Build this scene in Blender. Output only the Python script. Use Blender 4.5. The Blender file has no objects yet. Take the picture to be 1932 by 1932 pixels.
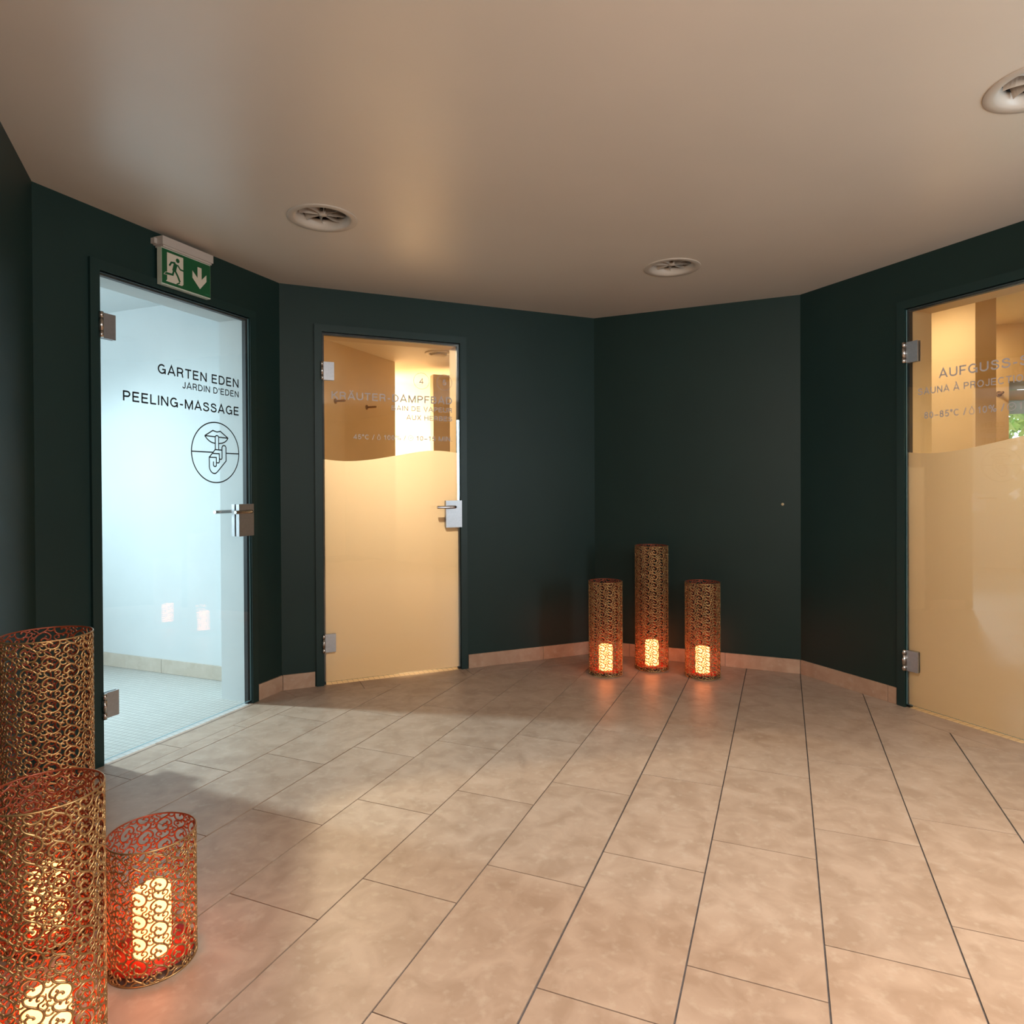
import bpy, bmesh, math, random
from mathutils import Vector, Matrix
random.seed(7)
S = bpy.context.scene
COL = S.collection
R = math.radians

# ------------------------------------------------------------------ camera, light, exposure
CAM_H = 1.107
F_PX, CX, CY = 1243.69, 966.0, 928.47
ROLL, PITCH = R(0.2924), R(-0.382)
cd = bpy.data.cameras.new('camera'); cam = bpy.data.objects.new('camera', cd); COL.objects.link(cam)
cd.sensor_fit = 'HORIZONTAL'; cd.sensor_width = 36.0
cd.lens = F_PX / 1932.0 * 36.0
cd.shift_x = (966.0 - CX) / 1932.0
cd.shift_y = (CY - 966.0) / 1932.0
cd.clip_start = 0.05
zf = Vector((0, math.cos(PITCH), math.sin(PITCH))); xr = Vector((1, 0, 0)); yd = zf.cross(xr)
cr, sr = math.cos(ROLL), math.sin(ROLL)
x2 = cr * xr + sr * yd; y2 = -sr * xr + cr * yd
M = Matrix((x2, -y2, -zf)).transposed().to_4x4(); M.translation = Vector((0, 0, CAM_H))
cam.matrix_world = M
S.camera = cam

S.view_settings.view_transform = 'Standard'
S.view_settings.look = 'None'
S.view_settings.gamma = 1.0
S.view_settings.use_curve_mapping = False
S.view_settings.exposure = 0.0
try:
    S.cycles.use_denoising = True
    S.cycles.max_bounces = 10
    S.cycles.transparent_max_bounces = 24
    S.cycles.sample_clamp_indirect = 4.0
    S.cycles.caustics_reflective = False
    S.cycles.caustics_refractive = False
except Exception:
    pass

wd = bpy.data.worlds.new('daylight'); S.world = wd; wd.use_nodes = True
wd.node_tree.nodes['Background'].inputs[0].default_value = (0.80, 0.90, 1.0, 1)
wd.node_tree.nodes['Background'].inputs[1].default_value = 5.0

# wall frames: reference corner, direction along the wall (to the right, seen from the room)
REF = [(-1.7457, 2.4106), (-1.7457, 2.4106), (-1.2688, 3.6153), (0.5522, 4.4016), (1.7006, 3.8842)]
TAN = [(-0.4357, 0.9001), (0.3681, 0.9298), (0.9181, 0.3964), (0.9117, -0.4108), (0.4119, -0.9112)]
H = 2.2333
def WM(w):
    t = Vector((TAN[w][0], TAN[w][1], 0)).normalized()
    b = Vector((-t.y, t.x, 0))
    m = Matrix((t, b, Vector((0, 0, 1)))).transposed().to_4x4()
    m.translation = Vector((REF[w][0], REF[w][1], 0))
    return m
def wp(w, s, y, z=0.0): return WM(w) @ Vector((s, y, z))
def wxy(w, s, y):
    p = wp(w, s, y); return (p.x, p.y)

def area(name, loc, target, size, power, color, size_y=None, spread=None):
    d = bpy.data.lights.new(name, 'AREA'); d.energy = power; d.color = color
    d.shape = 'RECTANGLE' if size_y else 'DISK'; d.size = size
    if size_y: d.size_y = size_y
    if spread: d.spread = spread
    o = bpy.data.objects.new(name, d); COL.objects.link(o)
    loc = Vector(loc); o.location = loc
    o.rotation_euler = (Vector(target) - loc).to_track_quat('-Z', 'Y').to_euler()
    return o
WARM = (1.0, 0.83, 0.67); WARM2 = (1.0, 0.76, 0.48); COOL = (0.70, 0.92, 1.0); DAY = (0.72, 0.90, 1.0)
area('rear_fill_light', (1.20, -1.0, 1.85), (0.5, 3.2, 0.9), 0.35, 15, (0.80, 0.93, 1.0))  # unseen lamp behind camera, tinted cool to turn the back wall teal; no window
area('ceiling_fill_light', (0.1, -1.1, 1.4), (0.8, 1.6, 3.0), 0.6, 33, (1.0, 0.86, 0.72), spread=R(150))  # added behind the camera without a fixture, lifts the ceiling brightness
area('floor_fill_light', (0.15, 0.60, 2.2), (0.0, 0.75, 0.0), 0.25, 13, (1.0, 0.88, 0.80), spread=R(115))  # added out of view to brighten the front floor and spare the walls
area('hall_downlight_right', (1.75, 0.95, 2.2), (1.60, 1.05, 0.0), 0.30, 22, (1.0, 0.76, 0.52), spread=R(115))
area('left_walls_fill_light', (2.86, 0.95, 1.35), (-1.5, 1.9, 1.3), 0.8, 58, DAY, 1.3)  # added cool panel that brightens the left walls; this side has no window
area('washroom_spot', wp(1, 0.43, 3.0, 2.12), wp(1, 0.75, -1.1, 0.0), 0.26, 25, COOL, spread=R(56))
area('washroom_window_light', wp(1, -0.9, 2.6, 1.3), wp(1, 1.6, -0.3, 1.2), 1.1, 36, COOL, 1.3)
area('steam_lobby_downlight', wp(2, 0.40, 0.995, 2.17), wp(2, 1.0, -1.0, 0.0), 0.08, 14, WARM2, spread=R(100))
area('steam_lobby_wall_light', wp(2, 0.30, 2.45, 1.7), wp(2, 1.3, 3.0, 1.35), 0.45, 105, (1.0, 0.84, 0.64), spread=R(125))
area('sauna_lobby_light', wp(4, 0.25, 0.50, 2.16), wp(4, 0.3, 0.75, 0.0), 0.30, 5.5, WARM2)
area('sauna_lobby_fill_back', wp(4, -0.10, 1.42, 2.16), wp(4, 0.1, 1.6, 0.0), 0.20, 7, WARM2)  # added lamp, hidden behind the partition to brighten the window wall
area('sauna_lobby_light_right', wp(4, 1.6, 0.7, 2.16), wp(4, 1.5, 0.5, 0.0), 0.30, 14, WARM2, spread=R(130))

# ------------------------------------------------------------------ materials
def new_mat(name):
    m = bpy.data.materials.new(name); m.use_nodes = True
    nt = m.node_tree
    for n in list(nt.nodes): nt.nodes.remove(n)
    out = nt.nodes.new('ShaderNodeOutputMaterial')
    return m, nt, out
def N(nt, kind, **kw):
    n = nt.nodes.new(kind)
    for k, v in kw.items(): setattr(n, k, v)
    return n
def principled(nt, out, col=(0.5, 0.5, 0.5), rough=0.5, metal=0.0, spec=0.5):
    b = nt.nodes.new('ShaderNodeBsdfPrincipled')
    b.inputs['Base Color'].default_value = (*col, 1); b.inputs['Roughness'].default_value = rough
    b.inputs['Metallic'].default_value = metal; b.inputs['Specular IOR Level'].default_value = spec
    nt.links.new(b.outputs[0], out.inputs[0]); return b
def noise_col(nt, b, c1, c2, scale, detail=4, lo=0.35, hi=0.65, vec=None):
    tc = N(nt, 'ShaderNodeTexCoord'); no = N(nt, 'ShaderNodeTexNoise')
    no.inputs['Scale'].default_value = scale; no.inputs['Detail'].default_value = detail
    nt.links.new(vec if vec else tc.outputs['Object'], no.inputs['Vector'])
    r = N(nt, 'ShaderNodeValToRGB')
    r.color_ramp.elements[0].position = lo; r.color_ramp.elements[0].color = (*c1, 1)
    r.color_ramp.elements[1].position = hi; r.color_ramp.elements[1].color = (*c2, 1)
    nt.links.new(no.outputs['Fac'], r.inputs[0]); nt.links.new(r.outputs[0], b.inputs['Base Color'])
    return r, no
def bump(nt, b, scale, strength, dist=0.002, detail=3):
    tc = N(nt, 'ShaderNodeTexCoord'); no = N(nt, 'ShaderNodeTexNoise')
    no.inputs['Scale'].default_value = scale; no.inputs['Detail'].default_value = detail
    nt.links.new(tc.outputs['Object'], no.inputs['Vector'])
    bp = N(nt, 'ShaderNodeBump'); bp.inputs['Strength'].default_value = strength; bp.inputs['Distance'].default_value = dist
    nt.links.new(no.outputs['Fac'], bp.inputs['Height']); nt.links.new(bp.outputs[0], b.inputs['Normal'])
def simple(name, col, rough=0.5, metal=0.0, spec=0.5, var=0.0, scale=8, bmp=None):
    m, nt, out = new_mat(name); b = principled(nt, out, col, rough, metal, spec)
    if var:
        noise_col(nt, b, tuple(c * (1 - var) for c in col), tuple(min(1, c * (1 + var)) for c in col), scale)
    if bmp: bump(nt, b, *bmp)
    return m

M_WALL = simple('petrol green paint', (0.0080, 0.0250, 0.0215), 0.48, 0, 0.30, 0.06, 3, (160, 0.12, 0.001))
M_FRAME = simple('petrol green lacquer', (0.0085, 0.027, 0.0245), 0.42, 0, 0.36, 0.05, 3, (220, 0.06, 0.001))
M_CEIL = simple('ceiling paint', (0.66, 0.58, 0.50), 0.34, 0, 0.8, 0.02, 2, (120, 0.05, 0.001))
M_REAR = simple('warm white plaster', (0.62, 0.53, 0.44), 0.7, 0, 0.3, 0.03, 3)
M_CREAM = simple('ochre plaster', (0.70, 0.52, 0.29), 0.6, 0, 0.4, 0.04, 3)
M_CREAM2 = simple('cream plaster', (0.80, 0.66, 0.46), 0.6, 0, 0.4, 0.03, 3)
M_WHITE = simple('cool white plaster', (0.62, 0.66, 0.67), 0.6, 0, 0.4, 0.02, 3)
M_GROUT = simple('grey grout', (0.125, 0.118, 0.125), 0.8, 0, 0.2, 0.15, 60)
M_STEEL = simple('brushed steel', (0.46, 0.46, 0.48), 0.40, 1.0, 0.5, 0.04, 90)
M_STEEL2 = simple('polished steel', (0.55, 0.51, 0.48), 0.20, 1.0, 0.5, 0.03, 40)
M_SEAL = simple('black rubber seal', (0.012, 0.014, 0.016), 0.5)
M_PRINT = simple('dark lettering', (0.006, 0.010, 0.014), 0.5)
M_VENT = simple('vent enamel', (0.52, 0.45, 0.385), 0.42, 0, 0.5, 0.02, 6)
M_DARK = simple('duct black', (0.015, 0.011, 0.008), 0.8)
M_PLASTIC = simple('white plastic', (0.46, 0.40, 0.36), 0.45, 0, 0.5, 0.02, 10)
M_ACRYL = simple('sign acrylic edge', (0.55, 0.58, 0.48), 0.3, 0, 0.5, 0.03, 20)
M_GREEN = simple('sign green', (0.004, 0.085, 0.028), 0.35, 0, 0.5, 0.06, 12)
M_SIGNW = simple('sign white', (0.62, 0.56, 0.46), 0.4, 0, 0.5, 0.02, 12)
M_GREEN2 = simple('sign small print', (0.01, 0.17, 0.075), 0.4)
M_BRASS = simple('beige cap', (0.55, 0.42, 0.25), 0.4, 0, 0.5, 0.05, 100)
M_WINF = simple('window frame paint', (0.62, 0.55, 0.47), 0.5, 0, 0.4, 0.03, 6)
M_LEAF = simple('green leaves', (0.40, 0.55, 0.27), 0.6, 0, 0.3, 0.4, 9)
M_BARK = simple('bark', (0.16, 0.11, 0.07), 0.8, 0, 0.2, 0.3, 14)
M_RED = simple('red plate', (0.55, 0.035, 0.018), 0.40, 0, 0.5, 0.08, 20)

# floor tiles
def tile_mat(name, c1, c2, c3):
    m, nt, out = new_mat(name); b = principled(nt, out, c1, 0.42, 0, 0.45)
    tc = N(nt, 'ShaderNodeTexCoord'); at = N(nt, 'ShaderNodeAttribute', attribute_name='tile')
    sc = N(nt, 'ShaderNodeVectorMath', operation='SCALE'); sc.inputs['Scale'].default_value = 9.0
    nt.links.new(at.outputs['Vector'], sc.inputs[0])
    ad = N(nt, 'ShaderNodeVectorMath', operation='ADD')
    nt.links.new(tc.outputs['Object'], ad.inputs[0]); nt.links.new(sc.outputs[0], ad.inputs[1])
    r, no = noise_col(nt, b, c1, c2, 11.0, 7, 0.34, 0.68, ad.outputs[0])
    no.inputs['Distortion'].default_value = 0.6
    n2 = N(nt, 'ShaderNodeTexNoise'); n2.inputs['Scale'].default_value = 34; n2.inputs['Detail'].default_value = 5
    nt.links.new(ad.outputs[0], n2.inputs['Vector'])
    r2 = N(nt, 'ShaderNodeValToRGB'); r2.color_ramp.elements[0].position = 0.55; r2.color_ramp.elements[1].position = 0.75
    r2.color_ramp.elements[0].color = (0, 0, 0, 1); r2.color_ramp.elements[1].color = (0.45, 0.45, 0.45, 1)
    nt.links.new(n2.outputs['Fac'], r2.inputs[0])
    mx = N(nt, 'ShaderNodeMix', data_type='RGBA'); mx.inputs['B'].default_value = (*c3, 1)
    nt.links.new(r2.outputs[0], mx.inputs['Factor']); nt.links.new(r.outputs[0], mx.inputs['A'])
    # light overall variation from tile to tile
    m2 = N(nt, 'ShaderNodeMath', operation='MULTIPLY_ADD'); m2.inputs[1].default_value = 0.10; m2.inputs[2].default_value = 0.95
    nt.links.new(at.outputs['Fac'], m2.inputs[0])
    mu = N(nt, 'ShaderNodeVectorMath', operation='SCALE')
    nt.links.new(mx.outputs['Result'], mu.inputs[0]); nt.links.new(m2.outputs[0], mu.inputs['Scale'])
    nt.links.new(mu.outputs[0], b.inputs['Base Color'])
    bump(nt, b, 90, 0.10, 0.001, 4)
    return m
M_TILE = tile_mat('sandstone floor tile', (0.38, 0.265, 0.192), (0.49, 0.36, 0.275), (0.56, 0.455, 0.365))
M_SKIRT = tile_mat('sandstone skirting tile', (0.44, 0.27, 0.18), (0.54, 0.36, 0.25), (0.58, 0.44, 0.34))

def mosaic(name, c, g, size=0.022):
    m, nt, out = new_mat(name); b = principled(nt, out, c, 0.4, 0, 0.5)
    tc = N(nt, 'ShaderNodeTexCoord'); br = N(nt, 'ShaderNodeTexBrick'); br.offset = 0.0; br.squash = 1.0
    br.inputs['Scale'].default_value = 1.0; br.inputs['Brick Width'].default_value = size; br.inputs['Row Height'].default_value = size
    br.inputs['Mortar Size'].default_value = 0.0016; br.inputs['Mortar Smooth'].default_value = 0.1
    br.inputs['Color1'].default_value = (*c, 1); br.inputs['Color2'].default_value = (*[x * 0.93 for x in c], 1)
    br.inputs['Mortar'].default_value = (*g, 1)
    nt.links.new(tc.outputs['Object'], br.inputs['Vector']); nt.links.new(br.outputs['Color'], b.inputs['Base Color'])
    return m
M_MOS1 = mosaic('white mosaic', (0.50, 0.50, 0.475), (0.26, 0.255, 0.24), 0.030)
M_MOS2 = mosaic('beige mosaic', (0.62, 0.48, 0.30), (0.28, 0.20, 0.12), 0.030)

def glass_mat(name, tint):
    m, nt, out = new_mat(name)
    tr = N(nt, 'ShaderNodeBsdfTransparent'); tr.inputs[0].default_value = (*tint, 1)
    gl = N(nt, 'ShaderNodeBsdfGlossy'); gl.inputs['Roughness'].default_value = 0.0; gl.inputs[0].default_value = (1, 1, 1, 1)
    lw = N(nt, 'ShaderNodeLayerWeight'); lw.inputs[0].default_value = 0.5
    pw = N(nt, 'ShaderNodeMath', operation='POWER'); pw.inputs[1].default_value = 5.0
    ma = N(nt, 'ShaderNodeMath', operation='MULTIPLY_ADD'); ma.inputs[1].default_value = 0.94; ma.inputs[2].default_value = 0.04
    mx = N(nt, 'ShaderNodeMixShader')
    nt.links.new(lw.outputs['Facing'], pw.inputs[0]); nt.links.new(pw.outputs[0], ma.inputs[0])
    nt.links.new(ma.outputs[0], mx.inputs[0]); nt.links.new(tr.outputs[0], mx.inputs[1]); nt.links.new(gl.outputs[0], mx.inputs[2])
    nt.links.new(mx.outputs[0], out.inputs[0]); return m
M_GLASS = glass_mat('clear glass', (0.97, 0.985, 0.98))
M_GEDGE = simple('glass edge', (0.16, 0.30, 0.34), 0.15, 0, 0.6)
def film_mat(name, col, dif, trans, clear):
    m, nt, out = new_mat(name)
    d = N(nt, 'ShaderNodeBsdfDiffuse'); d.inputs[0].default_value = (*dif, 1)
    t = N(nt, 'ShaderNodeBsdfTranslucent'); t.inputs[0].default_value = (*col, 1)
    c = N(nt, 'ShaderNodeBsdfTransparent')
    m1 = N(nt, 'ShaderNodeMixShader'); m1.inputs[0].default_value = trans
    m2 = N(nt, 'ShaderNodeMixShader'); m2.inputs[0].default_value = clear
    nt.links.new(d.outputs[0], m1.inputs[1]); nt.links.new(t.outputs[0], m1.inputs[2])
    nt.links.new(m1.outputs[0], m2.inputs[1]); nt.links.new(c.outputs[0], m2.inputs[2])
    nt.links.new(m2.outputs[0], out.inputs[0]); return m
M_FROST = film_mat('frosted film', (0.78, 0.69, 0.55), (0.66, 0.60, 0.52), 0.82, 0.02)
M_BLIND = film_mat('white blind', (0.5, 0.52, 0.55), (0.8, 0.8, 0.8), 0.6, 0.0)
M_GREYTXT = film_mat('grey film lettering', (0.30, 0.28, 0.27), (0.54, 0.51, 0.53), 0.04, 0.02)

def lantern_mat():
    # bronze outside, red lacquer on the faces that look to the axis
    m, nt, out = new_mat('bronze scrollwork')
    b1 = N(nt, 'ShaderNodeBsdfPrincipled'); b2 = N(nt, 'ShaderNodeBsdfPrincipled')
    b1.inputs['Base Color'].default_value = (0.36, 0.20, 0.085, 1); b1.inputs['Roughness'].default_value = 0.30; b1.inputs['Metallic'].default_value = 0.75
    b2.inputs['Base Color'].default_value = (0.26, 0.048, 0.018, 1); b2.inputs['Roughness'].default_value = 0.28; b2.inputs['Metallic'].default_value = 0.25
    tc = N(nt, 'ShaderNodeTexCoord')
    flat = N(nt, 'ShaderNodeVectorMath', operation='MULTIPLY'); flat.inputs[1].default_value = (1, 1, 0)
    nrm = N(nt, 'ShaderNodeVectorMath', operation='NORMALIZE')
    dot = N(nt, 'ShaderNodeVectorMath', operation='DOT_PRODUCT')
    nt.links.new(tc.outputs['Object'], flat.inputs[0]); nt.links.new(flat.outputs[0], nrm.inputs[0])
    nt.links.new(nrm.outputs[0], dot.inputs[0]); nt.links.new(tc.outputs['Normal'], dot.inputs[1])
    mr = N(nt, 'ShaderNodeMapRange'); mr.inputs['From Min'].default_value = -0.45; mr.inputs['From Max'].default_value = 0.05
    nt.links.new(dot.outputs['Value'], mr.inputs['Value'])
    no = N(nt, 'ShaderNodeTexNoise'); no.inputs['Scale'].default_value = 40; nt.links.new(tc.outputs['Object'], no.inputs['Vector'])
    rp = N(nt, 'ShaderNodeValToRGB')
    rp.color_ramp.elements[0].color = (0.35, 0.20, 0.082, 1); rp.color_ramp.elements[0].position = 0.35
    rp.color_ramp.elements[1].color = (0.55, 0.34, 0.145, 1); rp.color_ramp.elements[1].position = 0.65
    nt.links.new(no.outputs['Fac'], rp.inputs[0]); nt.links.new(rp.outputs[0], b1.inputs['Base Color'])
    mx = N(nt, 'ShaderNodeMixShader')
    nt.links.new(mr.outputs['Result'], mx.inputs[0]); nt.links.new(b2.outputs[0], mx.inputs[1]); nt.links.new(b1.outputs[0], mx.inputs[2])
    nt.links.new(mx.outputs[0], out.inputs[0]); return m
M_BRONZE = lantern_mat()
def glow_mat(name, col, strength):
    m, nt, out = new_mat(name)
    b = principled(nt, out, (0.8, 0.6, 0.4), 0.6)
    b.inputs['Emission Color'].default_value = (*col, 1); b.inputs['Emission Strength'].default_value = strength
    tc = N(nt, 'ShaderNodeTexCoord'); no = N(nt, 'ShaderNodeTexNoise'); no.inputs['Scale'].default_value = 14
    nt.links.new(tc.outputs['Object'], no.inputs['Vector'])
    ml = N(nt, 'ShaderNodeMath', operation='MULTIPLY_ADD'); ml.inputs[1].default_value = strength * 0.8; ml.inputs[2].default_value = strength * 0.6
    nt.links.new(no.outputs['Fac'], ml.inputs[0]); nt.links.new(ml.outputs[0], b.inputs['Emission Strength'])
    return m
M_WAX = glow_mat('glowing wax', (1.0, 0.22, 0.055), 10.0)

# ------------------------------------------------------------------ mesh helpers
class MB:
    def __init__(s): s.v = []; s.f = []; s.m = []; s.sm = []
    def add(s, vs, fs, mi=0, smooth=False):
        o = len(s.v); s.v += [tuple(v) for v in vs]
        for f in fs: s.f.append(tuple(o + i for i in f)); s.m.append(mi); s.sm.append(smooth)
    def box(s, x0, x1, y0, y1, z0, z1, mi=0, mats=None):
        vs = [(x0, y0, z0), (x1, y0, z0), (x1, y1, z0), (x0, y1, z0), (x0, y0, z1), (x1, y0, z1), (x1, y1, z1), (x0, y1, z1)]
        fs = [(0, 3, 2, 1), (4, 5, 6, 7), (0, 1, 5, 4), (2, 3, 7, 6), (1, 2, 6, 5), (3, 0, 4, 7)]  # bottom, top, front(-y), back(+y), right, left
        for i, f in enumerate(fs): s.add([vs[k] for k in f], [(0, 1, 2, 3)], mats[i] if mats else mi)
    def prism(s, pts, a0, a1, axis='z', mi=0, cap=True):
        def P(p, a): return (p[0], p[1], a) if axis == 'z' else (p[0], a, p[1])
        n = len(pts); vs = [P(p, a0) for p in pts] + [P(p, a1) for p in pts]
        fs = [(i, (i + 1) % n, n + (i + 1) % n, n + i) for i in range(n)]
        if cap: fs += [tuple(range(n))[::-1], tuple(range(n, 2 * n))]
        s.add(vs, fs, mi)
    def tube(s, pts, r, n=8, mi=0, cap=True, closed=False):
        pts = [Vector(p) for p in pts]; rings = []
        up = None
        for i, p in enumerate(pts):
            a = pts[i - 1] if (i > 0 or closed) else pts[i]
            b = pts[(i + 1) % len(pts)] if (i < len(pts) - 1 or closed) else pts[i]
            t = (b - a).normalized()
            if up is None:
                up = Vector((0, 0, 1)) if abs(t.z) < 0.9 else Vector((1, 0, 0))
            u = (up - t * up.dot(t)).normalized(); w = t.cross(u); up = u
            rings.append([p + r * (math.cos(k * 2 * math.pi / n) * u + math.sin(k * 2 * math.pi / n) * w) for k in range(n)])
        vs = [v for q in rings for v in q]; fs = []
        m = len(pts)
        for i in range(m if closed else m - 1):
            j = (i + 1) % m
            for k in range(n): fs.append((i * n + k, i * n + (k + 1) % n, j * n + (k + 1) % n, j * n + k))
        s.add(vs, fs, mi, True)
        if cap and not closed:
            s.add(rings[0][::-1], [tuple(range(n))], mi); s.add(rings[-1], [tuple(range(n))], mi)
    def lathe(s, prof, n=48, c=(0, 0, 0), mi=0, smooth=True, closed=False):
        vs = []; fs = []
        for (r, z) in prof:
            for k in range(n):
                a = 2 * math.pi * k / n; vs.append((c[0] + r * math.cos(a), c[1] + r * math.sin(a), c[2] + z))
        m = len(prof)
        for i in range(m if closed else m - 1):
            j = (i + 1) % m
            for k in range(n): fs.append((i * n + k, i * n + (k + 1) % n, j * n + (k + 1) % n, j * n + k))
        s.add(vs, fs, mi, smooth)
    def stroke(s, pts, w, y, mi=0, closed=False):
        # flat ribbon in the x-z plane at depth y
        P = [Vector((p[0], p[1])) for p in pts]; n = len(P); L = []; Rr = []
        for i in range(n):
            if closed: a, b = P[i - 1], P[(i + 1) % n]
            else: a, b = P[max(0, i - 1)], P[min(n - 1, i + 1)]
            d1 = (P[i] - a); d2 = (b - P[i])
            d1 = d1.normalized() if d1.length > 1e-9 else d2.normalized()
            d2 = d2.normalized() if d2.length > 1e-9 else d1
            t = (d1 + d2)
            t = t.normalized() if t.length > 1e-6 else d1
            nn = Vector((-t.y, t.x)); k = 1.0 / max(0.45, nn.dot(Vector((-d1.y, d1.x))))
            L.append(P[i] + nn * w / 2 * k); Rr.append(P[i] - nn * w / 2 * k)
        vs = [(p.x, y, p.y) for p in L] + [(p.x, y, p.y) for p in Rr]; fs = []
        for i in range(n if closed else n - 1):
            j = (i + 1) % n; fs.append((n + i, n + j, j, i))
        s.add(vs, fs, mi)
    def poly(s, pts, y, mi=0):
        s.add([(p[0], y, p[1]) for p in pts], [tuple(range(len(pts)))], mi)
    def mesh(s, name, mats):
        me = bpy.data.meshes.new(name); me.from_pydata(s.v, [], s.f)
        for m in mats: me.materials.append(m)
        me.polygons.foreach_set('material_index', s.m); me.polygons.foreach_set('use_smooth', s.sm)
        me.update(); return me
    def build(s, name, mats, parent=None, mat=None):
        if not isinstance(mats, (list, tuple)): mats = [mats]
        o = bpy.data.objects.new(name, s.mesh(name, mats)); COL.objects.link(o)
        if parent: o.parent = parent
        if mat is not None: o.matrix_world = mat if not parent else o.matrix_world
        return o
def fixn(o):
    bm = bmesh.new(); bm.from_mesh(o.data); bmesh.ops.recalc_face_normals(bm, faces=bm.faces); bm.to_mesh(o.data); bm.free(); return o
def bevel(o, w, seg=2):
    m = o.modifiers.new('bevel', 'BEVEL'); m.width = w; m.segments = seg; m.limit_method = 'ANGLE'; return o
def tag(o, label=None, cat=None, group=None, kind=None):
    if label: o['label'] = label
    if cat: o['category'] = cat
    if group: o['group'] = group
    if kind: o['kind'] = kind
    return o
def struct(o, label, cat): return tag(o, label, cat, kind='structure')
def empty(name, mat):
    o = bpy.data.objects.new(name, None); COL.objects.link(o); o.matrix_world = mat; o.empty_display_size = 0.1; return o
def copy_tree(o, parent=None):
    c = o.copy(); COL.objects.link(c); c.parent = parent
    for ch in list(o.children): copy_tree(ch, c)
    return c

# ------------------------------------------------------------------ floor: real tiles in a grout bed
TH = R(22.3955); UX, UY = math.cos(TH), -math.sin(TH); VX, VY = math.sin(TH), math.cos(TH)
def uv2xy(u, v): return (u * UX + v * VX, u * UY + v * VY)
def clip(poly, n, d):   # keep n.p <= d
    out = []
    for i in range(len(poly)):
        a, b = poly[i], poly[(i + 1) % len(poly)]
        da = n[0] * a[0] + n[1] * a[1] - d; db = n[0] * b[0] + n[1] * b[1] - d
        if da <= 0: out.append(a)
        if (da < 0 < db) or (db < 0 < da):
            t = da / (da - db); out.append((a[0] + t * (b[0] - a[0]), a[1] + t * (b[1] - a[1])))
    return out
def ydir(w): return (-TAN[w][1], TAN[w][0])
def hp_y(w, y):     # half plane: depth behind wall w  <= y
    n = ydir(w); return n, n[0] * REF[w][0] + n[1] * REF[w][1] + y
def hp_s(w, s):     # along wall w <= s
    n = TAN[w]; return n, n[0] * REF[w][0] + n[1] * REF[w][1] + s
def neg(h): return ((-h[0][0], -h[0][1]), -h[1])
def clips(poly, hs):
    for h in hs:
        if len(poly) < 3: return []
        poly = clip(poly, *h)
    return poly if len(poly) >= 3 else []
def parea(p): return abs(sum(p[i][0] * p[(i + 1) % len(p)][1] - p[(i + 1) % len(p)][0] * p[i][1] for i in range(len(p)))) / 2
ST = 0.155; GAP = 0.0022
fl = MB(); tile_id = []
def put(poly, rnd):
    if len(poly) < 3 or parea(poly) < 2e-5: return
    a = sum(poly[i][0] * poly[(i + 1) % len(poly)][1] - poly[(i + 1) % len(poly)][0] * poly[i][1] for i in range(len(poly)))
    if a < 0: poly = poly[::-1]
    n0 = len(fl.f); fl.prism(poly, -0.004, 0.0, 'z', 0)
    tile_id.extend([rnd] * (len(fl.f) - n0))
base_h = [hp_y(0, 0), hp_y(3, 0), ((0, -1), 0.7), ((1, 0), 3.1)]
U0, DU, DV = -1.7051, 0.29890, 0.5866
for k in range(-4, 18):
    g0, g1 = (0.0032, 0.0014) if k % 4 == 3 else (GAP, GAP)
    u0, u1 = U0 + k * DU + GAP, U0 + (k + 1) * DU - (0.0034 if (k + 1) % 4 == 0 else GAP)
    off = 1.7584 + 0.1940 * k
    for j in range(-9, 12):
        v0, v1 = off + j * DV + 0.0016, off + (j + 1) * DV - 0.0016
        sq = [uv2xy(u0, v0), uv2xy(u1, v0), uv2xy(u1, v1), uv2xy(u0, v1)]
        rnd = (random.random(), random.random(), random.random())
        m0 = clips(sq, base_h + [hp_y(1, -ST - GAP)])
        if m0:
            for a in (clips(m0, [hp_y(2, -ST - GAP)]), clips(m0, [hp_y(2, 0), neg(hp_y(2, -ST)), neg(hp_s(2, 1.062))])):
                if a:
                    for b in (clips(a, [hp_y(4, -ST - GAP)]), clips(a, [hp_y(4, 0), neg(hp_y(4, -ST)), hp_s(4, 0.615)])):
                        if b: put(b, rnd)
        rear = clips(sq, [((0, 1), -0.7 - 0.0), ((0, -1), 2.6), ((-1, 0), 0.98), ((1, 0), 3.1)])
        if rear: put(rear, rnd)
def strip(w, s0, s1, joints, extra):
    e = [s0] + joints + [s1]
    for a, b in zip(e[:-1], e[1:]):
        q = [wxy(w, a + 0.0015, -ST), wxy(w, b - 0.0015, -ST), wxy(w, b - 0.0015, 0.0), wxy(w, a + 0.0015, 0.0)]
        put(clips(q, extra), (random.random(), random.random(), random.random()))
bis_n = (ydir(1)[0] - ydir(2)[0], ydir(1)[1] - ydir(2)[1]); bis_d = bis_n[0] * REF[2][0] + bis_n[1] * REF[2][1]
strip(1, -0.12, 1.60, [0.198, 0.494, 1.092], [hp_y(0, 0), ((-bis_n[0], -bis_n[1]), -bis_d - 0.001)])
strip(2, -0.40, 1.060, [0.421, 1.018], [(bis_n, bis_d - 0.001)])
strip(4, 0.617, 2.3, [0.742, 1.34, 1.94], [])
floor = fl.build('floor', [M_TILE, M_GROUT])
at = floor.data.attributes.new('tile', 'FLOAT_VECTOR', 'FACE')
at.data.foreach_set('vector', [c for t in tile_id for c in t])
bed = [(-1.9, 2.6), (-1.35, 3.75), (0.55, 4.55), (1.85, 3.95), (3.3, 0.6), (3.3, -2.8), (-1.2, -2.8), (-0.9, 0.1)]
gb = MB(); gb.prism(bed[::-1], -0.05, -0.0035, 'z', 0)
grout = fixn(gb.build('floor_grout', M_GROUT, floor))
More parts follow.
